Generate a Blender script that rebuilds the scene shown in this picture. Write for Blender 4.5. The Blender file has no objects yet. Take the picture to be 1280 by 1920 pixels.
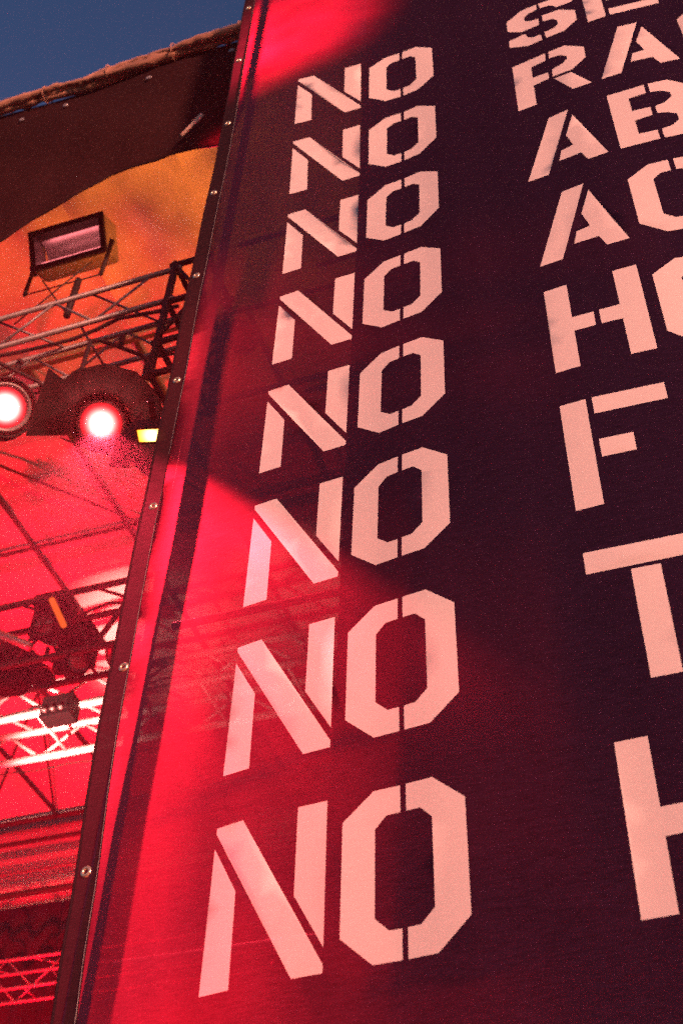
import bpy, bmesh, math, random
import numpy as np
from mathutils import Vector, Matrix
from mathutils.geometry import delaunay_2d_cdt

random.seed(7)
rng = np.random.default_rng(7)
scene = bpy.context.scene
C = scene.collection

# ------------------------------------------------------------------ camera
cam_d = bpy.data.cameras.new('camera')
cam = bpy.data.objects.new('camera', cam_d)
C.objects.link(cam)
cam_d.sensor_fit = 'VERTICAL'
cam_d.sensor_height = 36.0
cam_d.lens = 43.94
cam_d.clip_start = 0.05
cam_d.clip_end = 2000
RIGHT = Vector((0.9163556, 0.3989452, 0.0336908))
DOWN = Vector((-0.2680728, 0.6738909, -0.6884824))
FWD = Vector((-0.2973707, 0.6218631, 0.7244701))
CAM = Vector((2.43485, -3.96892, 1.6))
m = Matrix.Identity(4)
for i in range(3):
    m[i][0] = RIGHT[i]; m[i][1] = -DOWN[i]; m[i][2] = -FWD[i]; m[i][3] = CAM[i]
cam.matrix_world = m
scene.camera = cam
cam_d.dof.use_dof = True
cam_d.dof.focus_distance = 6.6
cam_d.dof.aperture_fstop = 2.2

# ------------------------------------------------------------------ world, sun, exposure
SUN_EL, SUN_AZ = math.radians(8), math.radians(124)     # low sun standing in for the front-of-house wash, behind the photographer's right shoulder
world = bpy.data.worlds.new('World')
scene.world = world
world.use_nodes = True
wn = world.node_tree
bg = wn.nodes['Background']
sky = wn.nodes.new('ShaderNodeTexSky')
sky.sky_type = 'NISHITA'
sky.sun_disc = False
sky.sun_elevation = SUN_EL
sky.sun_rotation = SUN_AZ
sky.ozone_density = 3.5
sky.dust_density = 0.6
tint = wn.nodes.new('ShaderNodeMix'); tint.data_type = 'RGBA'; tint.blend_type = 'MULTIPLY'
tint.inputs[0].default_value = 1.0
tint.inputs[7].default_value = (1.0, 0.88, 1.0, 1)
wn.links.new(sky.outputs[0], tint.inputs[6])
wn.links.new(tint.outputs[2], bg.inputs['Color'])
bg.inputs['Strength'].default_value = 0.069

sun_d = bpy.data.lights.new('sun', 'SUN')
sun_d.energy = 4.6
sun_d.angle = math.radians(6)
sun_d.color = (1.0, 0.345, 0.24)
sun = bpy.data.objects.new('sun', sun_d)
C.objects.link(sun)
sv = Vector((math.sin(SUN_AZ) * math.cos(SUN_EL), math.cos(SUN_AZ) * math.cos(SUN_EL), math.sin(SUN_EL)))
sun.rotation_euler = sv.to_track_quat('Z', 'Y').to_euler()

vs = scene.view_settings
vs.view_transform = 'Standard'
vs.look = 'None'
vs.exposure = 0.9
vs.gamma = 1.0
vs.use_curve_mapping = False
scene.cycles.use_denoising = False
scene.cycles.transparent_max_bounces = 24
scene.cycles.max_bounces = 8
scene.cycles.use_light_tree = False
scene.cycles.sample_clamp_indirect = 4.0

# ------------------------------------------------------------------ materials
def nodes_of(name):
    mt = bpy.data.materials.new(name)
    mt.use_nodes = True
    nt = mt.node_tree
    nt.nodes.clear()
    out = nt.nodes.new('ShaderNodeOutputMaterial')
    return mt, nt, out

def coord(nt, scale=(1, 1, 1)):
    tc = nt.nodes.new('ShaderNodeTexCoord')
    mp = nt.nodes.new('ShaderNodeMapping')
    mp.inputs['Scale'].default_value = scale
    nt.links.new(tc.outputs['Object'], mp.inputs['Vector'])
    return mp.outputs[0]

def noise(nt, scale, sc=(1, 1, 1), detail=4, rough=0.6):
    n = nt.nodes.new('ShaderNodeTexNoise')
    n.inputs['Scale'].default_value = scale
    n.inputs['Detail'].default_value = detail
    n.inputs['Roughness'].default_value = rough
    nt.links.new(coord(nt, sc), n.inputs['Vector'])
    return n.outputs['Fac']

def ramp(nt, fac, lo, hi, c0, c1):
    r = nt.nodes.new('ShaderNodeValToRGB')
    r.color_ramp.elements[0].position = lo
    r.color_ramp.elements[1].position = hi
    r.color_ramp.elements[0].color = (*c0, 1)
    r.color_ramp.elements[1].color = (*c1, 1)
    nt.links.new(fac, r.inputs['Fac'])
    return r.outputs['Color']

def solid(name, col, rough=0.5, metal=0.0, var=0.25, nscale=9, bump=0.0, sc=(1, 1, 1)):
    mt, nt, out = nodes_of(name)
    b = nt.nodes.new('ShaderNodeBsdfPrincipled')
    f = noise(nt, nscale, sc)
    c0 = tuple(v * (1 - var) for v in col); c1 = tuple(min(1, v * (1 + var)) for v in col)
    nt.links.new(ramp(nt, f, 0.3, 0.7, c0, c1), b.inputs['Base Color'])
    rr = nt.nodes.new('ShaderNodeMapRange')
    rr.inputs['To Min'].default_value = max(0, rough - 0.12)
    rr.inputs['To Max'].default_value = min(1, rough + 0.12)
    nt.links.new(noise(nt, nscale * 3, sc), rr.inputs['Value'])
    nt.links.new(rr.outputs[0], b.inputs['Roughness'])
    b.inputs['Metallic'].default_value = metal
    if max(col) < 0.03: b.inputs['Specular IOR Level'].default_value = 0.15
    if bump:
        bp = nt.nodes.new('ShaderNodeBump')
        bp.inputs['Strength'].default_value = bump
        bp.inputs['Distance'].default_value = 0.02
        nt.links.new(noise(nt, nscale * 2, sc), bp.inputs['Height'])
        nt.links.new(bp.outputs[0], b.inputs['Normal'])
    nt.links.new(b.outputs[0], out.inputs['Surface'])
    return mt

def glow(name, col, strength):
    mt, nt, out = nodes_of(name)
    e = nt.nodes.new('ShaderNodeEmission')
    e.inputs['Color'].default_value = (*col, 1)
    e.inputs['Strength'].default_value = strength
    nt.links.new(e.outputs[0], out.inputs['Surface'])
    mt.cycles.emission_sampling = 'NONE'
    return mt

def mesh_fabric(name, d0, d1, trans, t_mix, clear, grain=260):
    """woven banner fabric: diffuse print, light scattered through the threads, open holes between them"""
    mt, nt, out = nodes_of(name)
    L = nt.links
    weave = noise(nt, 1.0, (14, 14, 150), 5, 0.7)          # streaky horizontal threads
    fine = noise(nt, grain, (1, 1, 1), 2, 0.8)
    mixf = nt.nodes.new('ShaderNodeMath'); mixf.operation = 'MULTIPLY_ADD'
    L.new(fine, mixf.inputs[0]); mixf.inputs[1].default_value = 0.6
    sc = nt.nodes.new('ShaderNodeMath'); sc.operation = 'MULTIPLY'
    L.new(weave, sc.inputs[0]); sc.inputs[1].default_value = 0.4
    L.new(sc.outputs[0], mixf.inputs[2])
    fac = mixf.outputs[0]
    df = nt.nodes.new('ShaderNodeBsdfDiffuse')
    L.new(ramp(nt, fac, 0.36, 0.64, d0, d1), df.inputs['Color'])
    tl = nt.nodes.new('ShaderNodeBsdfTranslucent')
    t0 = tuple(v * 0.66 for v in trans); t1 = tuple(min(1, v * 1.34) for v in trans)
    L.new(ramp(nt, fac, 0.36, 0.64, t0, t1), tl.inputs['Color'])
    mx = nt.nodes.new('ShaderNodeMixShader'); mx.inputs[0].default_value = t_mix
    L.new(df.outputs[0], mx.inputs[1]); L.new(tl.outputs[0], mx.inputs[2])
    tr = nt.nodes.new('ShaderNodeBsdfTransparent')
    m2 = nt.nodes.new('ShaderNodeMixShader'); m2.inputs[0].default_value = clear
    L.new(mx.outputs[0], m2.inputs[1]); L.new(tr.outputs[0], m2.inputs[2])
    L.new(m2.outputs[0], out.inputs['Surface'])
    return mt

MAT = {}
MAT['cloth'] = mesh_fabric('black_mesh_print', (0.010, 0.006, 0.014), (0.040, 0.020, 0.057), (0.30, 0.07, 0.11), 0.40, 0.036)
MAT['hem'] = mesh_fabric('black_hem_webbing', (0.008, 0.006, 0.008), (0.026, 0.016, 0.022), (0.12, 0.1, 0.11), 0.09, 0.002)
MAT['ink'] = mesh_fabric('white_print', (0.84, 0.82, 0.78), (0.93, 0.91, 0.87), (0.86, 0.82, 0.84), 0.40, 0.02)
MAT['canopy'] = mesh_fabric('roof_canopy_fabric', (0.56, 0.55, 0.52), (0.74, 0.72, 0.68), (0.5, 0.5, 0.5), 0.08, 0.0, 60)
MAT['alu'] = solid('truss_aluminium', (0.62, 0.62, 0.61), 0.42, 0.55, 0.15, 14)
MAT['white'] = solid('brightened_truss_metal', (0.78, 0.77, 0.75), 0.4, 0.1, 0.08, 14)  # aluminium whitened; the strong light on the truss is put into the colour
MAT['dull'] = solid('darkened_truss_metal', (0.17, 0.16, 0.16), 0.5, 0.4, 0.2, 14)
MAT['black'] = solid('black_powder_coat', (0.012, 0.011, 0.012), 0.62, 0.0, 0.3, 20)
MAT['steel'] = solid('galvanised_steel', (0.33, 0.33, 0.32), 0.5, 0.6, 0.2, 18)
MAT['brass'] = solid('brass_grommet', (0.75, 0.6, 0.4), 0.3, 0.8, 0.1, 30)
MAT['backdrop'] = solid('dark_purple_backdrop', (0.035, 0.013, 0.04), 0.95, 0.0, 0.3, 5, 0.3)
MAT['valance'] = mesh_fabric('dark_maroon_valance_cloth', (0.012, 0.006, 0.007), (0.038, 0.016, 0.017), (0.2, 0.12, 0.12), 0.2, 0.0, 40)
MAT['drape'] = solid('light_block_black_wool', (0.012, 0.006, 0.008), 0.95, 0.0, 0.35, 6, 0.3)
MAT['tarp'] = solid('tan_rolled_tarpaulin', (0.30, 0.17, 0.11), 0.75, 0.0, 0.45, 3.5, 0.6, (0.5, 0.5, 5))
MAT['webbing'] = solid('tan_strap', (0.5, 0.38, 0.3), 0.8, 0, 0.2, 20)
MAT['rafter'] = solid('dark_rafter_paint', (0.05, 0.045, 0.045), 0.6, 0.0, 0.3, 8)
MAT['cable'] = solid('black_rubber_cable', (0.025, 0.024, 0.024), 0.6, 0, 0.2, 20)

MAT['reflector'] = solid('brushed_reflector', (0.8, 0.78, 0.76), 0.3, 0.85, 0.1, 30)
MAT['deck'] = solid('black_stage_deck', (0.03, 0.028, 0.027), 0.6, 0, 0.3, 4)
MAT['ground'] = solid('trodden_ground', (0.11, 0.09, 0.06), 0.95, 0, 0.4, 0.6, 0.4)
def hot_lens(name, core, edge, r0, r1, s0, s1):
    """lens burnt out in the middle, bloom painted as glow falling off to the coloured rim"""
    mt, nt, out = nodes_of(name)
    tc = nt.nodes.new('ShaderNodeTexCoord')
    ln = nt.nodes.new('ShaderNodeVectorMath'); ln.operation = 'LENGTH'
    nt.links.new(tc.outputs['Object'], ln.inputs[0])
    mr = nt.nodes.new('ShaderNodeMapRange'); mr.interpolation_type = 'SMOOTHSTEP'
    mr.inputs['From Min'].default_value = r0; mr.inputs['From Max'].default_value = r1
    nt.links.new(ln.outputs['Value'], mr.inputs['Value'])
    e = nt.nodes.new('ShaderNodeEmission')
    nt.links.new(ramp(nt, mr.outputs[0], 0.0, 1.0, core, edge), e.inputs['Color'])
    m2 = nt.nodes.new('ShaderNodeMapRange')
    m2.inputs['To Min'].default_value = s0; m2.inputs['To Max'].default_value = s1
    nt.links.new(mr.outputs[0], m2.inputs['Value'])
    nt.links.new(m2.outputs[0], e.inputs['Strength'])
    nt.links.new(e.outputs[0], out.inputs['Surface'])
    mt.cycles.emission_sampling = 'NONE'
    return mt
MAT['hot'] = hot_lens('lamp_hot_white', (1.0, 0.30, 0.26), (1.0, 0.02, 0.03), 0.04, 0.165, 4.6, 0.5)
MAT['amber'] = hot_lens('lamp_hot_amber', (1.0, 0.5, 0.12), (1.0, 0.28, 0.02), 0.02, 0.11, 6, 2.0)
MAT['hot_wide'] = hot_lens('lamp_hot_white_wide', (1.0, 0.32, 0.28), (1.0, 0.03, 0.04), 0.06, 0.175, 4.6, 0.5)
MAT['tape'] = glow('orange_tape_glow', (1.0, 0.13, 0.02), 0.5)  # plain tape, no lamp; the amber light on it is painted as glow
MAT['tube'] = glow('flood_tube_pink', (1.0, 0.2, 0.22), 2.4)
MAT['redlens'] = glow('lamp_red_lens', (1.0, 0.05, 0.06), 12)

def glass_mat():
    mt, nt, out = nodes_of('lamp_front_glass')
    g = nt.nodes.new('ShaderNodeBsdfGlossy'); g.inputs['Roughness'].default_value = 0.08
    t = nt.nodes.new('ShaderNodeBsdfTransparent')
    mx = nt.nodes.new('ShaderNodeMixShader'); mx.inputs[0].default_value = 0.9
    nt.links.new(g.outputs[0], mx.inputs[1]); nt.links.new(t.outputs[0], mx.inputs[2])
    nt.links.new(mx.outputs[0], out.inputs['Surface'])
    return mt
MAT['glass'] = glass_mat()

# ------------------------------------------------------------------ helpers
TH = math.radians(4.5)
SX = Vector((math.cos(TH), math.sin(TH), 0)); NX = Vector((-math.sin(TH), math.cos(TH), 0))
ORG = Vector((-0.7, 0, 0))
def W(s, n, z):
    """stage frame: s along the stage front, n upstage, z up"""
    return ORG + SX * s + NX * n + Vector((0, 0, z))

def link(name, me, mat, parent=None, smooth=False):
    o = bpy.data.objects.new(name, me)
    C.objects.link(o)
    if mat is not None and not me.materials:
        me.materials.append(mat)
    if parent is not None:
        o.parent = parent
    if smooth:
        for p in me.polygons: p.use_smooth = True
    return o

def pydata(name, v, f):
    me = bpy.data.meshes.new(name)
    me.from_pydata([tuple(a) for a in v], [], f)
    me.update()
    return me

def thing(name, label, cat, loc=(0, 0, 0), group=None):
    e = bpy.data.objects.new(name, None)
    C.objects.link(e)
    e.location = loc
    e.empty_display_size = 0.2
    tag(e, label, cat, group)
    return e

def tag(o, label, cat, group=None, kind=None):
    o['label'] = label
    o['category'] = cat
    if group: o['group'] = group
    if kind: o['kind'] = kind
    return o

def tube_data(path, r, seg=10, caps=True):
    """tube along a list of points; r number or list"""
    P = [Vector(p) for p in path]
    rs = r if isinstance(r, (list, tuple)) else [r] * len(P)
    v, f = [], []
    up = None
    for i, p in enumerate(P):
        d = (P[min(i + 1, len(P) - 1)] - P[max(i - 1, 0)]).normalized()
        if up is None:
            up = Vector((0, 0, 1)) if abs(d.z) < 0.9 else Vector((1, 0, 0))
        a = d.cross(up).normalized(); b = a.cross(d).normalized(); up = b
        for k in range(seg):
            t = 2 * math.pi * k / seg
            v.append(p + (a * math.cos(t) + b * math.sin(t)) * rs[i])
    for i in range(len(P) - 1):
        for k in range(seg):
            k2 = (k + 1) % seg
            f.append((i * seg + k, i * seg + k2, (i + 1) * seg + k2, (i + 1) * seg + k))
    if caps:
        f.append(tuple(range(seg))[::-1]); f.append(tuple((len(P) - 1) * seg + k for k in range(seg)))
    return v, f

def rel(path, o):
    return [Vector(p) - o for p in path]

def tube(name, path, r, mat, parent=None, seg=10, org=None):
    o = Vector(org) if org is not None else (parent.location if parent is not None else Vector())
    v, f = tube_data(rel(path, o), r, seg)
    return link(name, pydata(name, v, f), mat, parent, True)

def box_data(cx, cy, cz, sx, sy, sz, M=None, bev=0.0):
    bm = bmesh.new()
    bmesh.ops.create_cube(bm, size=1)
    for vv in bm.verts:
        vv.co = Vector((vv.co.x * sx, vv.co.y * sy, vv.co.z * sz))
    if bev:
        bmesh.ops.bevel(bm, geom=bm.edges[:], offset=bev, segments=2, affect='EDGES', profile=0.6)
    for vv in bm.verts:
        vv.co += Vector((cx, cy, cz))
        if M is not None: vv.co = M @ vv.co
    return bm

def box(name, c, size, mat, parent=None, M=None, bev=0.0):
    bm = box_data(*c, *size, M, bev)
    me = bpy.data.meshes.new(name); bm.to_mesh(me); bm.free()
    return link(name, me, mat, parent)

def aim(d, roll_up=Vector((0, 0, 1))):
    """matrix whose -Y... local +Y points along d"""
    y = Vector(d).normalized()
    x = y.cross(roll_up).normalized()
    z = x.cross(y)
    return Matrix((x, y, z)).transposed()

def lathe(name, prof, mat, parent=None, M=None, seg=28, off=Vector()):
    """profile [(r, y)] revolved round local Y"""
    v, f = [], []
    for r, y in prof:
        for k in range(seg):
            t = 2 * math.pi * k / seg
            p = Vector((r * math.cos(t), y, r * math.sin(t)))
            if M is not None: p = M @ p
            v.append(p + off)
    for i in range(len(prof) - 1):
        for k in range(seg):
            k2 = (k + 1) % seg
            f.append((i * seg + k, (i + 1) * seg + k, (i + 1) * seg + k2, i * seg + k2))
    return link(name, pydata(name, v, f), mat, parent, True)

def disc(name, r, y, mat, parent=None, M=None, seg=28, off=Vector(), dome=0.0):
    v = []; f = []
    rings = 5
    for j in range(rings):
        rr = r * (1 - j / rings)
        for k in range(seg):
            t = 2 * math.pi * k / seg
            p = Vector((rr * math.cos(t), y + dome * (1 - (rr / r) ** 2), rr * math.sin(t)))
            if M is not None: p = M @ p
            v.append(p + off)
    for j in range(rings - 1):
        for k in range(seg):
            k2 = (k + 1) % seg
            f.append((j * seg + k, j * seg + k2, (j + 1) * seg + k2, (j + 1) * seg + k))
    f.append(tuple((rings - 1) * seg + k for k in range(seg)))
    return link(name, pydata(name, v, f), mat, parent, True)

def spot(name, loc, target, power, col, angle, blend=0.3, radius=0.08, parent=None):
    d = bpy.data.lights.new(name, 'SPOT')
    d.energy = power; d.color = col; d.spot_size = math.radians(angle); d.spot_blend = blend
    d.shadow_soft_size = radius
    o = bpy.data.objects.new(name, d)
    C.objects.link(o)
    loc = Vector(loc); q = (loc - Vector(target)).to_track_quat('Z', 'Y')
    o.rotation_euler = q.to_euler()
    if parent is not None:
        o.parent = parent
        o.location = loc - parent.location
    else:
        o.location = loc
    return o

def beam_mottle(o, scale=5.0, lo=0.25, hi=1.7, seed=0.0):
    """soft noise blotches added to the beam to mottle the light it casts"""
    ld = o.data; ld.use_nodes = True
    nt = ld.node_tree
    em = nt.nodes['Emission']
    tc = nt.nodes.new('ShaderNodeTexCoord')
    mp = nt.nodes.new('ShaderNodeMapping'); mp.inputs['Location'].default_value = (seed, seed * 0.7, 0)
    nt.links.new(tc.outputs['Normal'], mp.inputs['Vector'])
    n = nt.nodes.new('ShaderNodeTexNoise'); n.inputs['Scale'].default_value = scale; n.inputs['Detail'].default_value = 5
    n.inputs['Roughness'].default_value = 0.65
    nt.links.new(mp.outputs[0], n.inputs['Vector'])
    mr = nt.nodes.new('ShaderNodeMapRange')
    mr.inputs['From Min'].default_value = 0.32; mr.inputs['From Max'].default_value = 0.7
    mr.inputs['To Min'].default_value = lo; mr.inputs['To Max'].default_value = hi
    nt.links.new(n.outputs['Fac'], mr.inputs['Value'])
    nt.links.new(mr.outputs[0], em.inputs['Strength'])
    return o

RED = (1.0, 0.002, 0.016)

# ------------------------------------------------------------------ ground and stage deck
def sheet(name, x0, x1, y0, y1, z, mat, nx=1, ny=1):
    v = [(x0 + (x1 - x0) * i / nx, y0 + (y1 - y0) * j / ny, z) for j in range(ny + 1) for i in range(nx + 1)]
    f = [(j * (nx + 1) + i, j * (nx + 1) + i + 1, (j + 1) * (nx + 1) + i + 1, (j + 1) * (nx + 1) + i) for j in range(ny) for i in range(nx)]
    return link(name, pydata(name, v, f), mat)
g = sheet('ground', -150, 150, -150, 150, 0, MAT['ground'])
g['kind'] = 'structure'
Mst = Matrix((SX, NX, Vector((0, 0, 1)))).transposed()
deck_bm = box_data(0, 0, 0, 1, 1, 1)
for vv in deck_bm.verts:
    vv.co = W(-10.2 + vv.co.x * 20, 6.9 + vv.co.y * 12.6, 0.7 + vv.co.z * 1.4)
dme = bpy.data.meshes.new('stage_deck'); deck_bm.to_mesh(dme); deck_bm.free()
deck = link('stage_deck', dme, MAT['deck'])
deck['kind'] = 'structure'

# ------------------------------------------------------------------ stage roof
CEIL = 14.3
PUR = [0.95, -0.4, -1.5, -3.0, -4.5, -6.0, -7.5, -9.0, -10.5, -12.0, -13.5, -15.0, -16.5, -18.0]
RAF = [0.75, 3.45, 6.35, 9.3, 12.75]
roof = thing('stage_roof', 'pale fabric stage roof canopy washed red and orange, with dark rafters and braces', 'roof', W(-6, 6.5, CEIL))
for i in range(len(PUR) - 1):
    for j in range(len(RAF) - 1):
        s1, s0 = PUR[i], PUR[i + 1]
        n0, n1 = RAF[j], RAF[j + 1]
        k = 12 if i < 3 and j < 2 else 6
        v, f = [], []
        ph = rng.uniform(0, 6, 6)
        am = 0.16 if j == 0 else 0.025
        for b in range(k + 1):
            for a in range(k + 1):
                u, w = a / k, b / k
                e = math.sin(math.pi * u) * math.sin(math.pi * w)
                dz = 0.10 * e + am * e ** 0.5 * (math.sin(5 * u + 5 * w + ph[0]) + 0.7 * math.sin(4 * u - 8 * w + ph[1]) + 0.3 * math.sin(13 * u + 3 * w + ph[2]))
                v.append(W(s0 + (s1 - s0) * u, n0 + (n1 - n0) * w, CEIL + dz) - roof.location)
        for b in range(k):
            for a in range(k):
                q = b * (k + 1) + a
                f.append((q, q + k + 1, q + k + 2, q + 1))
        link('roof_panel', pydata('roof_panel', v, f), MAT['canopy'], roof, True)
for s in PUR:
    tube('rafter', [W(s, RAF[1], CEIL - 0.06), W(s, RAF[-1], CEIL - 0.06)], 0.035, MAT['rafter'], roof, 8)
for n in RAF:
    tube('purlin', [W(PUR[0], n, CEIL - 0.1), W(PUR[-1], n, CEIL - 0.1)], 0.03, MAT['rafter'], roof, 8)
for (a, b) in [((-6.75, 3.45), (-4.15, 6.4)), ((-4.5, 3.45), (-3.0, 6.35)), ((-7.5, 6.35), (-6.0, 3.45)), ((-7.5, 9.3), (-10.5, 12.7)), ((-9, 12.7), (-7.5, 9.3)), ((-10.5, 9.3), (-9, 6.35))]:
    tube('brace_rod', [W(*a, CEIL - 0.16), W(*b, CEIL - 0.16)], 0.022, MAT['rafter'], roof, 6)
# rear gable skin, edge beams
v = []; f = []
for a in range(20):
    for zz in (CEIL, 12.62):
        v.append(W(0.95 - a, 12.78 + (CEIL - zz) * 0.05, zz + (0.15 if zz == CEIL else -0.1)) - roof.location)
for a in range(19):
    f.append((2 * a, 2 * a + 1, 2 * a + 3, 2 * a + 2))
link('rear_gable_skin', pydata('rear_gable_skin', v, f), MAT['canopy'], roof)
for zz, r in ((CEIL - 0.12, 0.05), (CEIL - 0.35, 0.03), (13.72, 0.045), (13.1, 0.025), (12.66, 0.06)):
    tube('edge_beam', [W(0.95, 12.68, zz), W(-18, 12.68, zz)], r, MAT['steel'] if r < 0.04 else MAT['rafter'], roof, 8)

# ------------------------------------------------------------------ rear backdrop
bd = thing('backdrop_drape', 'dark purple backdrop drape hanging in folds at the rear of the stage', 'drape', W(-8, 13.2, 1.4))
v = []; f = []
NB = 260
for a in range(NB + 1):
    s = 0.9 - 18 * a / NB
    off = 0.07 * math.sin(a * 0.9) + 0.04 * math.sin(a * 0.37 + 1)
    v.append(W(s, 13.1 + off * 0.6, 12.75) - bd.location); v.append(W(s, 13.25 + off, 1.4) - bd.location)
for a in range(NB):
    f.append((2 * a, 2 * a + 1, 2 * a + 3, 2 * a + 2))
link('drape_cloth', pydata('drape_cloth', v, f), MAT['backdrop'], bd, True)
tube('drape_pipe', [W(0.9, 13.25, 12.62), W(-17.1, 13.25, 12.62)], 0.025, MAT['steel'], bd, 8)

# ------------------------------------------------------------------ trusses
def truss(label, s0, s1, n0, n1, zb, zt, pitch, phase, mat, r=0.026, group='lighting trusses'):
    t = thing('lighting_truss', label, 'truss', W((s0 + s1) / 2, n0, zb), group)
    for n in (n0, n1):
        for z in (zb, zt):
            tube('chord', [W(s0, n, z), W(s1, n, z)], r, mat, t, 12)
    # vertical face lacing
    cnt = int((s1 - s0) / (pitch / 2))
    lac = {}
    def brace(a, b):
        a = Vector(a); b = Vector(b)
        key = tuple(round(x, 3) for x in (b - a))
        if key not in lac:
            vv, ff = tube_data([Vector(), b - a], r * 0.5, 7)
            lac[key] = pydata('brace', vv, ff)
        o = link('brace', lac[key], mat, t, True)
        o.location = a - t.location
    for n, ph in ((n0, phase), (n1, phase + pitch * 0.5)):
        k0 = math.floor((s0 - ph) / (pitch / 2)) + 1
        k = k0
        while ph + (k + 1) * pitch / 2 < s1:
            a, b = ph + k * pitch / 2, ph + (k + 1) * pitch / 2
            brace(W(a, n, zt if k % 2 == 0 else zb), W(b, n, zb if k % 2 == 0 else zt))
            k += 1
    k = math.floor((s0 - phase) / (pitch)) + 1
    while phase + (k + 1) * pitch < s1:
        a = phase + k * pitch + pitch * 0.37
        if a < s1:
            brace(W(a, n0, zb), W(a, n1, zb))
            brace(W(a, n0, zt), W(a + pitch * 0.5, n1, zt)) if a + pitch * 0.5 < s1 else None
        k += 1
    return t

tr1 = truss('front lighting truss silhouetted under the orange canopy, carrying the floodlight', -14.0, -0.9, 1.1, 1.6, 10.83, 11.33, 1.0, -2.2, MAT['dull'])  # dull metal darkens it; the silhouette's shade is put into the colour
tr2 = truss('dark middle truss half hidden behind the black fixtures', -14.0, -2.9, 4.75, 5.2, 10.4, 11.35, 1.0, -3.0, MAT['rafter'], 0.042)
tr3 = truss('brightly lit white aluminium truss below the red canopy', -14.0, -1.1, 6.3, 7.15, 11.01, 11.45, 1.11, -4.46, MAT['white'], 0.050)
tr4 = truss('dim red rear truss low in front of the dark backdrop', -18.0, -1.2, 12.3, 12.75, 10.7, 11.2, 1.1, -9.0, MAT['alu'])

# front truss corner block and its tower leg
cb = thing('corner_block', 'black truss corner block at the banner end of the front truss', 'truss corner', W(-0.95, 1.35, 10.4))
Mc = Mst
for ds in (-0.12, 0.2):
    for n in (1.1, 1.6):
        tube('corner_post', [W(-0.85 + ds, n, 11.42), W(-0.85 + ds, n, 9.7)], 0.035, MAT['black'], cb, 8)
for z in (11.4, 10.8, 10.2, 9.75):
    for n in (1.1, 1.6):
        tube('corner_rail', [W(-1.02, n, z), W(-0.6, n, z)], 0.03, MAT['black'], cb, 8)
    for ds in (-0.12, 0.2):
        tube('corner_rail', [W(-0.85 + ds, 1.07, z + 0.004), W(-0.85 + ds, 1.63, z + 0.004)], 0.03, MAT['black'], cb, 8)
for n in (1.08, 1.62):
    tube('corner_brace', [W(-0.98, n, 11.4), W(-0.64, n, 10.8)], 0.018, MAT['black'], cb, 6)
    tube('corner_brace', [W(-0.64, n, 10.8), W(-0.98, n, 10.2)], 0.018, MAT['black'], cb, 6)

# tower behind the banner
tw = thing('scaffold_tower', 'scaffold tower of steel poles standing behind the banner', 'scaffold', W(0.9, 0.6, 0))
for s, n in ((0.11, 0.13), (1.25, 1.9), (2.3, 0.5), (2.3, 1.9), (4.2, 0.5), (4.2, 1.9)):
    tube('pole', [W(s, n, 0), W(s, n, 14.9)], 0.036, MAT['steel'], tw, 10)
for z in (2.2, 4.2, 6.2, 8.2, 10.2, 12.2, 14.2):
    for n in ((0.44, 1.97) if z < 11 else (1.97,)):
        tube('ledger', [W(0.05, n, z), W(4.3, n, z)], 0.024, MAT['steel'], tw, 8)
for i, z in enumerate((2.3, 4.3, 6.3, 8.3, 10.3, 12.3)):
    tube('diagonal', [W(2.3, 2.0, z), W(4.2, 2.0, z + 1.8)], 0.022, MAT['steel'], tw, 8)
# added unseen black cloth, keeps light off the right of the banner
mk = thing('light_block_cloth', 'added black cloth just behind the banner, blocking light from its right side', 'cloth', W(2.8, 2.2, 0))
v = []; f = []
for a in range(61):
    for b, zz in enumerate((3.35, 9.0, 14.9)):
        v.append(W(1.1 + 3.35 * a / 60, 0.28 + 0.02 * math.sin(a * 0.8), zz) - mk.location)
for a in range(60):
    for b in range(2):
        f.append((3 * a + b, 3 * a + 3 + b, 3 * a + 4 + b, 3 * a + 1 + b))
link('light_block_sheet', pydata('light_block_sheet', v, f), MAT['drape'], mk, True)

# ------------------------------------------------------------------ front valance and the rolled tarpaulin on top
VN = 0.5
VB = [(-17, 11.6), (-4.0, 11.45), (-2.9, 11.63), (-2.573, 11.82), (-2.287, 12.05), (-1.974, 12.18), (-1.58, 12.48), (-1.356, 12.50), (-0.968, 12.53), (-0.6, 12.42), (-0.28, 12.25)]
def vbot(s):
    for (a, za), (b, zb) in zip(VB, VB[1:]):
        if a <= s <= b:
            return za + (zb - za) * (s - a) / (b - a)
    return VB[0][1]
val = thing('roof_valance', 'dark fabric valance hanging along the roof edge above the orange canopy', 'valance', W(-3, VN, 12))
v = []; f = []
NS, NZ = 190, 24
ss = list(np.linspace(-16.5, -4.5, 50)) + list(np.linspace(-4.4, -0.28, NS - 50))
for a, s in enumerate(ss):
    zb = vbot(s)
    for b in range(NZ + 1):
        t = b / NZ
        z = zb + (14.8 - zb) * t
        fold = (1 - t) * (0.012 * math.sin(s * 5.1) + 0.006 * math.sin(s * 11.3 + 1)) + 0.05 * math.sin(math.pi * t) * math.sin(s * 1.7 + 2) + 0.02 * math.sin(s * 3 + z * 4)
        v.append(W(s, VN + 0.06 + fold, z) - val.location)
for a in range(len(ss) - 1):
    for b in range(NZ):
        q = a * (NZ + 1) + b
        f.append((q, q + NZ + 1, q + NZ + 2, q + 1))
vd = link('drape_cloth', pydata('drape_cloth', v, f), MAT['valance'], val, True)
md = vd.modifiers.new('thickness', 'SOLIDIFY'); md.thickness = 0.006
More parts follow.
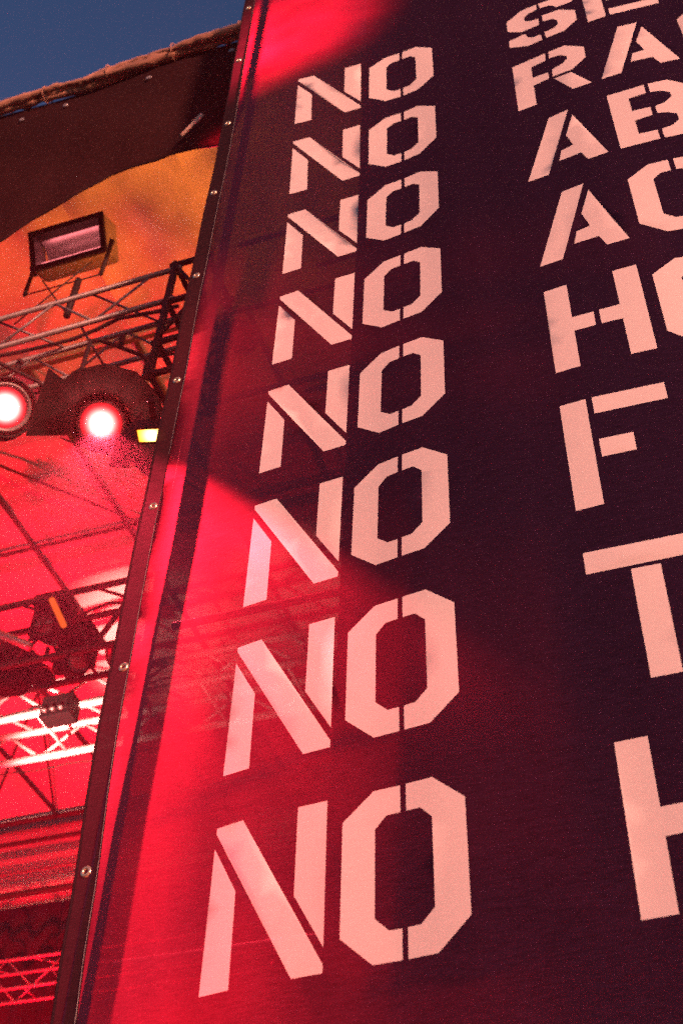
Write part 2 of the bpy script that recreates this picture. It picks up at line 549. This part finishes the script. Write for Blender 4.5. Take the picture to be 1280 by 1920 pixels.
# hem along the bottom
hp = [W(s, VN + 0.06 + 0.012 * math.sin(s * 5.1) + 0.006 * math.sin(s * 11.3 + 1) + 0.02 * math.sin(s * 3 + vbot(s) * 4), vbot(s)) for s in ss]
tube('hem_cord', hp, 0.012, MAT['drape'], val, 6)
for s in (-3.9, -3.0, -2.46, -1.46, -0.5):
    M3 = aim(-NX)
    lathe('grommet', [(0.012, 0.0), (0.028, 0.006), (0.034, 0.0), (0.028, -0.004)], MAT['steel'], val, M3, 14, W(s, VN + 0.02, 14.45) - val.location)
tube('strap', [W(-0.63, VN - 0.03, 12.95), W(-0.80, VN - 0.03, 12.62)], 0.022, MAT['webbing'], val, 6)

rt = thing('rolled_tarpaulin', 'lumpy rolled tan tarpaulin lashed along the top edge of the roof', 'tarpaulin', W(-3, VN, 14.8))
for li in range(3):
    path = []; rad = []
    for a in range(220):
        s = -16.5 + 17.1 * a / 219
        ph = li * 2.1 + s * 1.1
        path.append(W(s, VN - 0.02 + 0.05 * math.cos(ph), 14.79 + 0.035 * math.sin(ph) + 0.02 * math.sin(s * 4 + li) + 0.012 * rng.standard_normal()))
        rad.append(0.045 + 0.016 * math.sin(s * 3.3 + li * 1.7) + 0.006 * rng.standard_normal())
    tube('tarp_fold', path, rad, MAT['tarp'], rt, 9)
for s in np.arange(-16, 0.4, 0.78):
    pts = [W(s + 0.02 * math.sin(t), VN - 0.02 + 0.10 * math.cos(t), 14.79 + 0.082 * math.sin(t)) for t in np.linspace(0, 2 * math.pi, 15)]
    tube('lashing', pts, 0.007, MAT['tarp'], rt, 5)

# ------------------------------------------------------------------ floodlight on the front truss
fl = thing('floodlight', 'rectangular floodlight with pinkish tube standing on the front truss', 'floodlight', W(-2.4, 1.3, 11.9))
fdir = (-NX + SX * 0.01 + Vector((0, 0, -0.62))).normalized()
Mf = aim(fdir, SX.cross(fdir).normalized() * 1.0 if False else Vector((0, 0, 1)))
fo = W(-2.40, 1.3, 12.72) - fl.location
def fb(name, c, size, mat, bev=0.008, parent=None):
    o = box(name, c, size, mat, parent or fl, None, bev)
    for vv in o.data.vertices: vv.co = Mf @ vv.co + fo
    return o
FW, FH, FD = 0.82, 0.42, 0.26
fb('back_shell', (0, -0.20, 0), (FW - 0.06, 0.03, FH - 0.06), MAT['black'])
fb('side_wall', (-FW / 2, -0.02, 0), (0.03, FD, FH), MAT['dull'])
fb('side_wall', (FW / 2, -0.02, 0), (0.03, FD, FH), MAT['dull'])
fb('top_wall', (0, -0.02, FH / 2), (FW - 0.034, FD - 0.004, 0.03), MAT['black'])
fb('bottom_wall', (0, -0.02, -FH / 2), (FW - 0.034, FD - 0.004, 0.03), MAT['dull'])
for q, c, s_ in (('t', (0, 0.14, FH / 2 - 0.012), (FW + 0.04, 0.025, 0.06)), ('b', (0, 0.14, -FH / 2 + 0.012), (FW + 0.04, 0.025, 0.06)), ('l', (-FW / 2 + 0.012, 0.141, 0), (0.06, 0.022, FH - 0.04)), ('r', (FW / 2 - 0.012, 0.141, 0), (0.06, 0.022, FH - 0.04))):
    fb('bezel', c, s_, MAT['black'])
# curved reflector
v = []; f = []
for a in range(13):
    t = math.pi * (0.12 + 0.76 * a / 12)
    for x in (-FW / 2 + 0.03, FW / 2 - 0.03):
        v.append(Mf @ Vector((x, 0.06 - 0.22 * math.sin(t), -0.22 * math.cos(t))) + fo)
for a in range(12):
    f.append((2 * a, 2 * a + 1, 2 * a + 3, 2 * a + 2))
link('reflector', pydata('reflector', v, f), MAT['reflector'], fl, True)
vv, ff = tube_data([Mf @ Vector((-0.34, -0.06, -0.09)) + fo, Mf @ Vector((0.40, -0.06, -0.09)) + fo], 0.045, 12)
link('lamp_tube', pydata('lamp_tube', vv, ff), MAT['tube'], fl, True)
fb('front_glass', (0, 0.12, 0), (FW - 0.05, 0.006, FH - 0.05), MAT['glass'], 0)
for z in (-0.10, -0.04, 0.02, 0.08):
    fb('cooling_fin', (FW / 2 + 0.035, -0.03, z), (0.04, 0.2, 0.012), MAT['black'], 0)
fb('pivot_knob', (FW / 2 + 0.06, 0.0, -0.14), (0.05, 0.09, 0.09), MAT['black'])
pL = Mf @ Vector((-FW / 2 - 0.03, 0, -0.05)) + fo; pR = Mf @ Vector((FW / 2 + 0.03, 0, -0.05)) + fo
base_z = W(-2.42, 1.3, 11.62) - fl.location
for p in (pL, pR):
    q = Vector((p.x * 0.96, p.y, base_z.z + 0.45))
    vv, ff = tube_data([p, q], 0.022, 8)
    link('yoke_arm', pydata('yoke_arm', vv, ff), MAT['black'], fl, True)
qa = Vector((pL.x * 0.96, pL.y, base_z.z + 0.45)); qb = Vector((pR.x * 0.96, pR.y, base_z.z + 0.45)); mid = (qa + qb) / 2
vv, ff = tube_data([qa, qb], 0.008, 8); link('yoke_rail', pydata('yoke_rail', vv, ff), MAT['black'], fl, True)
for a in (0.3, -0.3):
    vv, ff = tube_data([mid + SX * a * 0.9 + Vector((0, 0, .3 if a > 0 else .2)), mid - SX * 0.42 * (1 if a > 0 else -0.3) - Vector((0, 0, 0.5))], 0.009, 6); link('power_lead', pydata('power_lead', vv, ff), MAT['cable'], fl, True)
vv, ff = tube_data([mid + SX * 0.18, mid + SX * 0.18 - Vector((0, 0, 0.62))], 0.035, 10); link('spigot', pydata('spigot', vv, ff), MAT['black'], fl, True)

# ------------------------------------------------------------------ stage lamps
def stage_lamp(name, label, cat, pos, direction, r, depth, hang_z, lensmat, doors=True, group=None, lens_r=None, body=None):
    body = body or MAT['black']
    pos = Vector(pos)
    t = thing(name, label, cat, pos, group)
    M = aim(direction)
    lr = lens_r or r * 0.8
    hsg = lathe('housing', [(0.0, -depth), (r * 0.55, -depth), (r * 0.8, -depth * 0.85), (r, -depth * 0.5), (r, 0.03), (r * 0.93, 0.03), (r * 0.9, -0.06), (lr, -0.08)], body, t, M, 26)
    lathe('lens_rim', [(lr * 1.0, -0.03), (lr * 1.12, 0.02), (lr * 1.22, 0.01), (lr * 1.22, -0.04), (lr * 1.0, -0.05)], MAT['dull'], hsg, M, 30)
    disc('lens', lr, -0.03, lensmat, hsg, M, 30, Vector(), 0.03)
    for k in range(3):
        y = -depth * (0.55 + 0.13 * k)
        lathe('cooling_ring', [(r * 0.98, y), (r * 1.05, y - 0.01), (r * 0.98, y - 0.02)], body, hsg, M, 24)
    # yoke
    ax = M @ Vector((1, 0, 0))
    up = Vector((0, 0, 1))
    c = M @ Vector((0, -depth * 0.45, 0))
    top = Vector((c.x, c.y, 0)) + Vector((0, 0, hang_z - pos.z - 0.14))
    pts = [c + ax * (r * 1.1), top + ax * (r * 1.1) - up * 0.05, top + ax * r * 0.8, top - ax * r * 0.8, top - ax * (r * 1.1) - up * 0.05, c - ax * (r * 1.1)]
    vv, ff = tube_data(pts, 0.02, 8); link('yoke', pydata('yoke', vv, ff), body, t, True)
    vv, ff = tube_data([top, top + up * 0.16], 0.028, 8); link('clamp', pydata('clamp', vv, ff), body, t, True)
    for sg in (1, -1):
        vv, ff = tube_data([c + ax * r * 1.05 * sg, c + ax * r * 1.3 * sg], 0.035, 10); link('tilt_knob', pydata('tilt_knob', vv, ff), body, t, True)
    if doors:
        # faceted top hood, open below
        vv, ff = [], []
        for th in (0.0, 0.012):
            for j in range(7):
                u = j / 6
                y = 0.03 + 0.62 * u
                for k in range(6):
                    a_ = math.radians(-70 + 148 * k / 5)
                    rr = (r * 1.02 + 0.22 * u ** 1.2) + th
                    vv.append(M @ Vector((rr * math.sin(a_), y - 0.12 * u * abs(math.sin(a_)), rr * math.cos(a_))))
        for j in range(6):
            for k in range(5):
                q = j * 6 + k
                ff.append((q, q + 1, q + 7, q + 6)); q += 42
                ff.append((q, q + 6, q + 7, q + 1))
        for k in range(5):
            q = 6 * 6 + k
            ff.append((q, q + 1, q + 43, q + 42))
        link('hood', pydata('hood', vv, ff), body, t)
        for k, (ang, ln, flare) in enumerate(((90, 0.45, 0.75), (180, 0.15, -0.1), (270, 0.6, 0.35))):
            Rm = Matrix.Rotation(math.radians(ang), 3, 'Y')
            h = r * 0.92
            quad = []
            for th in (0, 0.008):
                quad += [Vector((-h * 0.8, 0.035, h + th)), Vector((h * 0.8, 0.035, h + th)), Vector((h * 1.25, 0.035 + ln * math.cos(flare), h + ln * math.sin(flare) + th)), Vector((-h * 1.25, 0.035 + ln * math.cos(flare), h + ln * math.sin(flare) + th))]
            vv = [M @ (Rm @ q) for q in quad]
            ff = [(0, 1, 2, 3), (7, 6, 5, 4), (0, 4, 5, 1), (1, 5, 6, 2), (2, 6, 7, 3), (3, 7, 4, 0)]
            link('barn_door', pydata('barn_door', vv, ff), body, t)
    return t, M

Lp2 = W(-1.39, 1.2, 9.39)
d2 = (CAM + Vector((0.3, 0.5, 0.0)) - Lp2).normalized()
lamp2, M2 = stage_lamp('stage_lamp', 'large black lamp with barn doors and white hot lens beside the banner', 'stage lamp', Lp2, d2, 0.24, 0.7, 10.83, MAT['hot'], True, 'lit lamps under the front truss', 0.17)
Lp1 = W(-2.43, 1.2, 9.99)
d1 = (CAM + Vector((1.6, 0.0, 0.5)) - Lp1).normalized()
lamp1, M1 = stage_lamp('stage_lamp', 'overexposed white lamp cut by the left edge of the picture', 'stage lamp', Lp1, d1, 0.27, 0.5, 10.83, MAT['hot_wide'], False, 'lit lamps under the front truss', 0.18)
# amber lamp
La = W(-0.68, 0.9, 8.64)
am = thing('amber_lamp', 'small glowing amber floodlight touching the edge of the banner', 'floodlight', La)
Ma = aim((CAM - La).normalized() * 0.75 + Vector((-0.25, 0.2, -0.5)))
def ab(name, c, size, mat, bev=0.006):
    o = box(name, c, size, mat, am, None, bev)
    for q in o.data.vertices: q.co = Ma @ q.co
ab('housing', (0, -0.08, 0), (0.26, 0.12, 0.15), MAT['black'], 0.02)
ab('lens', (0, -0.012, 0), (0.21, 0.012, 0.10), MAT['amber'], 0.004)
ab('bezel', (0, -0.016, 0.062), (0.25, 0.03, 0.02), MAT['black'])
ab('bezel', (0, -0.016, -0.062), (0.25, 0.03, 0.02), MAT['black'])
ab('bracket', (0, -0.16, 0.09), (0.05, 0.04, 0.26), MAT['black'])
vv, ff = tube_data([Vector((0, 0.05, 0.1)), Vector((-0.02, 0.2, 0.9))], 0.018, 8); link('hanger', pydata('hanger', vv, ff), MAT['black'], am, True)

# dark moving-head cluster under the middle truss
def moving_head(label, pos, d, group):
    pos = Vector(pos)
    t = thing('moving_head', label, 'stage lamp', pos, group)
    box('base', (0, 0, 0.30), (0.42, 0.36, 0.16), MAT['black'], t, Mst, 0.03)
    for sg in (1, -1):
        box('arm', (0.2 * sg, 0, 0.05), (0.07, 0.16, 0.42), MAT['black'], t, Mst, 0.025)
    M = aim(d)
    hd = lathe('head', [(0.0, -0.24), (0.10, -0.24), (0.155, -0.15), (0.165, 0.02), (0.14, 0.2), (0.125, 0.22), (0.115, 0.19)], MAT['black'], t, M, 22, Vector((0, 0, -0.08)))
    disc('lens', 0.118, 0.19, MAT['glass2'], hd, M, 22, Vector((0, 0, -0.08)), 0.02)
    for sg in (1, -1):
        box('clamp', (0.12 * sg, 0, 0.42), (0.05, 0.08, 0.1), MAT['black'], t, Mst, 0.01)
    return t
MAT['glass2'] = solid('dark_lens_glass', (0.25, 0.2, 0.2), 0.12, 0.3, 0.1, 5)
moving_head('black moving head under the middle truss beside an orange strip', W(-3.80, 4.95, 10.5), Vector((0.7, -0.5, -0.5)), 'dark fixtures under the middle truss')
moving_head('black moving head at the left edge above the white truss', W(-4.62, 4.95, 10.42), Vector((-0.5, -0.6, -0.3)), 'dark fixtures under the middle truss')
moving_head('black moving head highest of the three, behind the orange strip', W(-4.25, 4.95, 11.1), Vector((0.2, -0.8, -0.4)), 'dark fixtures under the middle truss')
pc, Mpc = stage_lamp('par_can', 'unlit black par can hanging between the moving heads', 'stage lamp', W(-4.2, 5.0, 10.36), Vector((0.6, -0.4, -0.6)), 0.13, 0.36, 10.85, MAT['black'], False, 'dark fixtures under the middle truss')
pc, Mpc = stage_lamp('par_can', 'unlit black par can nearest the banner above the white truss', 'stage lamp', W(-3.35, 5.0, 10.45), Vector((-0.5, -0.5, -0.5)), 0.13, 0.36, 10.85, MAT['black'], False, 'dark fixtures under the middle truss')
hs_unused = '''box('black_fixture_hood', (0, 0, 0), (0.5, 0.34, 0.55), MAT['black'], None, None, 0.05)
tag(hs, 'black boxy fixture hood standing on top of the middle truss', 'stage lamp', 'dark fixtures under the middle truss')
for q in hs.data.vertices: q.co = Mst @ (Matrix.Rotation(0.4, 3, 'Y') @ q.co)
'''
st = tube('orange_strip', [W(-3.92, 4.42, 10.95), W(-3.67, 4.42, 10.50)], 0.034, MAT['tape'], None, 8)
tag(st, 'short orange tape strip with added glow in front of the black fixtures', 'light strip')  # plain tape, not a light strip; the amber light on it is painted
wb = tube('white_tube', [W(-4.95, 4.6, 10.98), W(-4.18, 4.6, 10.47)], 0.05, MAT['alu'], None, 12)
tag(wb, 'slanted pale tube at the left edge among the black fixtures', 'tube')
# junction box on white truss
jb = thing('junction_box', 'small dark red junction box clamped to the white truss', 'junction box', W(-4.74, 6.2, 10.9))
box('case', (0, 0, 0), (0.42, 0.24, 0.32), MAT['black'], jb, Mst, 0.02)
box('lid', (0, -0.135, 0.02), (0.36, 0.03, 0.22), MAT['black'], jb, Mst, 0.01)
for k in (-1, 0, 1):
    vv, ff = tube_data([Mst @ Vector((k * 0.11, -0.15, -0.1)), Mst @ Vector((k * 0.11, -0.19, -0.1))], 0.03, 10); link('socket', pydata('socket', vv, ff), MAT['steel'], jb, True)
box('clamp', (0.1, 0.02, 0.2), (0.06, 0.1, 0.12), MAT['black'], jb, Mst, 0.01)
# cables draped along the trusses
def cable(label, s0, s1, n, z, sag, r=0.012):
    pts = []
    N = 60
    for a in range(N + 1):
        s = s0 + (s1 - s0) * a / N
        pts.append(W(s, n + 0.03 * math.sin(s * 2.3), z - sag * abs(math.sin(s * 1.9)) + 0.015 * math.sin(s * 7)))
    o = tube('power_cable', pts, r, MAT['cable'], None, 6)
    tag(o, label, 'cable', 'cables along the trusses')
cable('black cable sagging along the lower front chord of the white truss', -14, -3.0, 6.24, 11.08, 0.06)
cable('thin black cable running under the white truss fixtures', -14, -3.0, 7.22, 10.9, 0.03, 0.009)
cable('black cable bundle slung along the front truss', -14, -1.0, 1.35, 11.2, 0.12, 0.022)
cable('black cable looped under the front truss by the corner block', -4.0, -1.0, 1.66, 10.95, 0.14, 0.016)
cable('black cable draped along the dark middle truss', -14, -2.95, 4.7, 10.95, 0.1, 0.02)

# ------------------------------------------------------------------ the banner
ZB = 3.78096
EXPS = [(0, 0), (0, 1), (0, 2), (0, 3), (0, 4), (0, 5), (1, 0), (1, 1), (1, 2), (1, 3), (1, 4), (2, 0), (2, 1), (2, 2), (2, 3), (3, 0), (3, 1), (3, 2)]
CO = [0.0134, -0.0663, -0.0834, 0.144, 0.0224, -0.073, 0.0622, 0.1706, -0.2055, -0.2023, 0.0812, -0.121, 0.2337, 0.134, -0.249, -0.1447, -0.0879, 0.14]
def billow(x, z):
    xn = (min(max(x, -0.1), 2.9) - 1.45) / 1.6
    zn = (min(max(z, -0.1), 7.9) - 4) / 4
    d = sum(c * xn ** i * zn ** j for c, (i, j) in zip(CO, EXPS))
    e = max(0.0, 0.25 - x)                       # small puckers towards the laced edge
    fold = 0.005 * math.sin(x * 6.3 + 0.5 * math.sin(z * 0.7)) + 0.003 * math.sin(x * 13.1 + z * 0.9) + 0.003 * math.sin(z * 2.1 - x * 3.0)
    return d + 0.004 * e * math.sin(z * 5.4) + fold
HEM = [(-2, -0.66), (0, -0.665), (0.27, -0.681), (0.56, -0.692), (1.05, -0.724), (1.5, -0.735), (2.1, -0.744), (2.5, -0.742), (3.25, -0.746), (3.95, -0.740), (4.55, -0.738), (5.2, -0.725), (6.1, -0.693), (6.95, -0.663), (7.36, -0.652), (8.0, -0.658), (8.9, -0.674), (10.0, -0.70), (12, -0.70)]
def hemx(z):
    for (a, xa), (b, xb) in zip(HEM, HEM[1:]):
        if a <= z <= b: return xa + (xb - xa) * (z - a) / (b - a)
    return -0.7
bn = thing('printed_banner', 'tall black mesh banner printed with rows of large pale stencil letters', 'banner', (0, 0, ZB))
Z0, Z1, XR = -2.2, 11.1, 4.5
def strip_mesh(name, xa, xb, nx, nz, mat, lift=0.0):
    v = []; f = []
    for b in range(nz + 1):
        z = Z0 + (Z1 - Z0) * b / nz
        h = hemx(z)
        for a in range(nx + 1):
            u = a / nx
            x = h + xa + ((xb if xb is not None else XR - h) - xa) * u
            v.append((x, -billow(x, z) - lift, z))
    for b in range(nz):
        for a in range(nx):
            q = b * (nx + 1) + a
            f.append((q, q + 1, q + nx + 2, q + nx + 1))
    return link(name, pydata(name, v, f), mat, bn, True)
hem_o = strip_mesh('hem', 0.0, 0.118, 6, 200, MAT['hem'], 0.005)
tube('edge_rope', [(hemx(z), -billow(hemx(z), z) - 0.004, z + ZB) for z in np.linspace(Z0, Z1, 160)], 0.006, MAT['hem'], bn, 6)
tube('stitching', [(hemx(z) + 0.112, -billow(hemx(z), z) - 0.006, z + ZB) for z in np.linspace(Z0, Z1, 160)], 0.002, MAT['dull'], bn, 5)
gm = None
for x, z in [(-0.63, -1.62), (-0.635, -0.48), (-0.645, 0.668), (-0.659, 1.815), (-0.671, 2.989), (-0.682, 4.158), (-0.673, 5.309), (-0.637, 6.362), (-0.605, 7.386), (-0.617, 8.56), (-0.639, 9.76), (-0.64, 10.9)]:
    if gm is None:
        go = lathe('grommet', [(0.011, 0.0), (0.013, 0.006), (0.020, 0.009), (0.027, 0.005), (0.029, -0.002)], MAT['brass'], hem_o, aim((0, -1, 0)), 16)
        gm = go.data
    else:
        go = link('grommet', gm, None, hem_o, True)
    go.location = (x, -billow(x, z) - 0.007, z)

# letters: outlines in metres, baseline 0, cap height .737
H = 0.737
def mir(poly, w): return [(w - x, y) for x, y in poly][::-1]
O_half = [(.25, H), (.133, H), (0, .617), (0, .122), (.133, 0), (.251, 0), (.251, .123), (.198, .124), (.14, .18), (.14, .56), (.188, .613), (.25, .614)]
A_ = [[(.196, H), (0, 0), (.134, 0), (.331, H)], [(.352, .645), (.285, .41), (.32, .25), (.238, .24), (.213, .12), (.356, .113), (.39, 0), (.517, 0)]]
GL = {
 'N': [[(0, 0), (.134, 0), (.126, .412), (0, .638)], [(0, .709), (0, .736), (.13, .74), (.53, .034), (.53, 0), (.4, 0)], [(.391, .739), (.526, H), (.53, .102), (.393, .339)]],
 'O': [O_half, mir(O_half, .525)],
 'H': [[(0, 0), (.13, 0), (.13, .302), (.245, .304), (.245, .424), (.13, .424), (.13, H), (0, H)], mir([(0, 0), (.13, 0), (.13, .302), (.241, .304), (.241, .426), (.13, .426), (.13, H), (0, H)], .516)],
 'T': [[(0, .611), (.506, .615), (.506, H), (0, H)], [(.19, 0), (.316, 0), (.318, .583), (.192, .583)]],
 'F': [[(0, 0), (.131, 0), (.131, H), (0, H)], [(.162, .615), (.513, .618), (.514, H), (.162, H)], [(.160, .305), (.322, .307), (.323, .429), (.161, .43)]],
 'A': A_,
 'S': [[(.25, H), (.246, .625), (.18, .615), (.141, .57), (.141, .5), (.17, .455), (.248, .425), (.243, .302), (.11, .305), (0, .41), (0, .6), (.115, .725), (.14, H)],
       [(.278, .46), (.406, .455), (.525, .33), (.521, .13), (.415, 0), (.28, 0), (.272, .115), (.35, .125), (.383, .175), (.38, .26), (.35, .315), (.276, .335)],
       [(0, .225), (.127, .245), (.147, .155), (.18, .12), (.243, .108), (.249, 0), (.139, 0), (0, .1)],
       [(.266, H), (.395, .735), (.52, .62), (.52, .535), (.394, .525), (.37, .59), (.34, .62), (.272, .632)]],
 'E': [[(0, 0), (.133, 0), (.133, H), (0, H)], [(.163, 0), (.51, 0), (.51, .122), (.163, .122)], [(.163, .306), (.4, .306), (.4, .43), (.163, .43)], [(.163, .615), (.51, .615), (.51, H), (.163, H)]],
 'R': [[(0, 0), (.13, 0), (.131, .305), (.245, .307), (.246, .41), (.133, .432), (.135, .613), (.246, .615), (.25, H), (0, H)],
       [(.278, H), (.395, .735), (.525, .6), (.52, .42), (.415, .3), (.275, .31), (.278, .425), (.36, .45), (.395, .5), (.395, .55), (.35, .605), (.272, .625)],
       [(.28, .27), (.402, .262), (.52, 0), (.39, 0)]],
 'B': [[(0, 0), (.24, 0), (.238, .114), (.127, .122), (.127, .301), (.238, .312), (.241, .42), (.127, .434), (.127, .61), (.24, .618), (.243, H), (0, H)],
       [(.268, H), (.39, H), (.50, .62), (.50, .46), (.455, .385), (.508, .31), (.508, .125), (.40, 0), (.266, 0), (.266, .112), (.333, .128), (.38, .185), (.38, .26), (.33, .301), (.269, .318), (.27, .415), (.331, .436), (.384, .5), (.38, .56), (.331, .602), (.266, .615)]],
 'C': [O_half, [(.28, H), (.395, H), (.525, .617), (.525, .5), (.39, .5), (.388, .56), (.337, .613), (.28, .614)], [(.28, 0), (.395, 0), (.525, .122), (.525, .24), (.39, .24), (.388, .18), (.33, .124), (.28, .123)]],
 'G': [O_half, [(.28, H), (.395, H), (.525, .617), (.525, .5), (.39, .5), (.388, .56), (.337, .613), (.28, .614)], [(.28, 0), (.395, 0), (.525, .122), (.525, .42), (.33, .42), (.33, .3), (.388, .3), (.388, .18), (.33, .124), (.28, .123)]],
}
LETTERS = []
def letter(ch, x0, row):
    LETTERS.append((ch, [[(x0 + a, row + b) for a, b in poly] for poly in GL[ch]]))
for row in range(8):
    letter('N', 0.0, row); letter('O', 0.597, row)
X2, X3, X4 = 1.724, 2.312, 2.905
letter('H', X2, 0); letter('T', X2 - 0.006, 1); letter('F', X2 - 0.007, 2)
letter('H', X2, 3); letter('O', X3 - 0.004, 3)
letter('A', X2 + 0.001, 4); letter('G', X3, 4)
letter('A', X2 + 0.003, 5); letter('B', X3 + 0.007, 5)
letter('R', X2 + 0.006, 6); letter('A', X3 + 0.004, 6); letter('C', X4, 6)
letter('S', X2 + 0.008, 7); letter('E', X3 + 0.014, 7)

# one triangulated sheet: the print and the bare mesh share their edges and lie flush
pts2 = []; edg = []
gx = np.arange(-0.52, XR + 0.01, 0.075); gz = np.linspace(Z0, Z1, 178)
for z in gz:
    pts2.append((hemx(z) + 0.108, z))
    for x in gx: pts2.append((x + 0.003 * math.sin(z * 31 + x * 17), z + 0.003 * math.sin(x * 29)))
for ch, polys in LETTERS:
    for poly in polys:
        n0 = len(pts2)
        pts2 += poly
        edg += [(n0 + k, n0 + (k + 1) % len(poly)) for k in range(len(poly))]
res = delaunay_2d_cdt([Vector(p) for p in pts2], edg, [], 0, 1e-5)
cv = np.array([tuple(p) for p in res[0]]); cf = np.array([tuple(t) for t in res[2]])
cen = cv[cf].mean(1)
owner = np.full(len(cf), -1)
def inside(poly, q):
    x, y = q[:, 0], q[:, 1]
    r = np.zeros(len(q), bool)
    for (xa, ya), (xb, yb) in zip(poly, poly[1:] + poly[:1]):
        if ya == yb: continue
        c = ((ya > y) != (yb > y)) & (x < (xb - xa) * (y - ya) / (yb - ya) + xa)
        r ^= c
    return r
for k, (ch, polys) in enumerate(LETTERS):
    for poly in polys:
        owner[inside(poly, cen)] = k
P3 = np.array([(x, -billow(x, z), z) for x, z in cv])
def submesh(name, sel, mat):
    fs = cf[sel]
    ids, inv = np.unique(fs, return_inverse=True)
    inv = inv.reshape(fs.shape)
    me = pydata(name, P3[ids].tolist(), inv.tolist())
    return link(name, me, mat, bn, True)
submesh('mesh_cloth', owner < 0, MAT['cloth'])
for k, (ch, polys) in enumerate(LETTERS):
    o = submesh('printed_letter', owner == k, MAT['ink'])
    o['label'] = 'pale stencil letter ' + ch

# ------------------------------------------------------------------ stage light: red and white wash from the lamps on the deck, lamps in the rig
def floor_lamp(label, s, n, target, power, col, angle, lens, blend=0.6):
    p = W(s, n, 1.75)
    t, M = stage_lamp('floor_lamp', label, 'stage lamp', p, (Vector(target) - p), 0.2, 0.4, 2.3, lens, False, 'wash lamps on the stage deck')
    bm_ = spot('beam', p + (Vector(target) - p).normalized() * 0.1, target, power, col, angle, blend, 0.12, t)
    if col is RED: beam_mottle(bm_, 6.0 if power > 1000 else 11.0, 0.55 if power > 1000 else 0.05, 1.4 if power > 1000 else 1.9, s)
MAT['whitelens'] = glow('lamp_white_lens', (1, 0.85, 0.8), 12)
floor_lamp('red wash lamp on the deck, upstage near the banner', -3.5, 8.5, W(-5.2, 8.0, 14), 4400, RED, 62, MAT['redlens'])
floor_lamp('red wash lamp on the deck, upstage in the middle', -8.0, 9.5, W(-8.6, 11.8, 13.3), 9000, RED, 70, MAT['redlens'])
floor_lamp('red wash lamp on the deck, downstage', -5.5, 5.0, W(-5.2, 6.4, 14), 2500, RED, 54, MAT['redlens'])
floor_lamp('white lamp on the deck aimed at the white truss', -4.2, 0.9, W(-4.9, 6.9, 11.2), 15000, (1.0, 0.46, 0.38), 13, MAT['whitelens'], 0.8)
floor_lamp('white lamp on the deck nearest the banner', -2.4, 0.9, W(-2.5, 6.7, 11.2), 11000, (1.0, 0.40, 0.33), 12, MAT['whitelens'], 0.8)
# amber wash onto the front bay of the canopy, from an added unseen uplight
au, Mau = stage_lamp('added_uplight', 'added amber uplight hidden on the front truss behind the corner block', 'stage lamp', W(-0.72, 2.0, 11.45), W(-1.9, 2.0, 14.3) - W(-0.72, 2.0, 11.45), 0.13, 0.26, 11.6, MAT['amber'], False)
beam_mottle(spot('added_amber_wash', W(-0.74, 2.0, 11.55), W(-1.9, 1.9, 14.3), 230, (1.0, 0.2, 0.02), 125, 0.7, 0.1, au), 3.2, 0.3, 1.9, 4.4)
# beams on the back of the banner
sb = spot('side_beam', W(-1.25, 1.0, 9.1), W(-1.25 + .30, 1.0 - .153, 9.1 - .94), 15000, (1.0, 0.035, 0.075), 43.2, 0.25, 0.032, lamp2)
beam_mottle(sb, 7.0, 0.35, 1.6, 2.3)
fq = [W(-0.965, 0.865, 8.66), W(-0.83, 0.923, 9.02), W(-0.83, 0.923, 8.36), W(-0.965, 0.865, 8.36)]  # added plate that cuts the side beam off on the right
link('added_flag_plate', pydata('added_flag_plate', [q - lamp2.location for q in fq] + [q - lamp2.location + NX * 0.006 for q in fq], [(0, 1, 2, 3), (7, 6, 5, 4), (0, 4, 5, 1), (1, 5, 6, 2), (2, 6, 7, 3), (3, 7, 4, 0)]), MAT['black'], lamp2)
tb = spot('top_beam', W(-0.40, 1.3, 12.3), W(0.0, 0.05, 12.5), 1900, (1.0, 0.02, 0.06), 78, 1.0, 0.1, cb)
beam_mottle(tb, 5.0, 0.2, 1.6, 0.6)
floor_lamp('red wash lamp on the deck behind the banner edge', -1.6, 2.6, W(0.3, 0.0, 4.0), 850, RED, 36, MAT['redlens'], 1.0)
floor_lamp('red wash lamp on the deck nearest the tower', -0.6, 2.2, W(0.75, 0.0, 3.1), 420, RED, 34, MAT['redlens'], 1.0)
# added unseen drape, keeps the low sun off the rear of the stage
wd = thing('added_wing_drape', 'added black drape behind the banner, blocking the low sun from the stage', 'drape', W(1.05, 7.5, 1.4))
v = []; f = []
for a in range(121):
    for zz in (1.4, 7.5, 14.1):
        v.append(W(1.05 + 0.05 * math.sin(a * 0.9), 2.3 + 10.6 * a / 120, zz) - wd.location)
for a in range(120):
    for b in range(2):
        f.append((3 * a + b, 3 * a + 3 + b, 3 * a + 4 + b, 3 * a + 1 + b))
link('drape_cloth', pydata('drape_cloth', v, f), MAT['drape'], wd, True)
tube('drape_pipe', [W(1.05, 2.2, 14.12), W(1.05, 13.0, 14.12)], 0.025, MAT['steel'], wd, 8)

# ------------------------------------------------------------------ stage haze
spot('front_beam', Lp2 + d2 * 0.08, Lp2 + d2 * 3, 900, (1, 0.05, 0.06), 70, 0.9, 0.1, lamp2)
spot('front_beam', Lp1 + d1 * 0.08, Lp1 + d1 * 3, 900, (1, 0.05, 0.06), 70, 0.9, 0.1, lamp1)
hz = box('haze', (0, 0, 7.3), (310, 310, 16.6), None)
hz['kind'] = 'stuff'
mt, nt, out = nodes_of('haze_air')
pv = nt.nodes.new('ShaderNodeVolumePrincipled')
pv.inputs['Color'].default_value = (1, 0.96, 0.96, 1)
pv.inputs['Density'].default_value = 0.0007
pv.inputs['Anisotropy'].default_value = 0.62
nt.links.new(pv.outputs[0], out.inputs['Volume'])
hz.data.materials.append(mt)
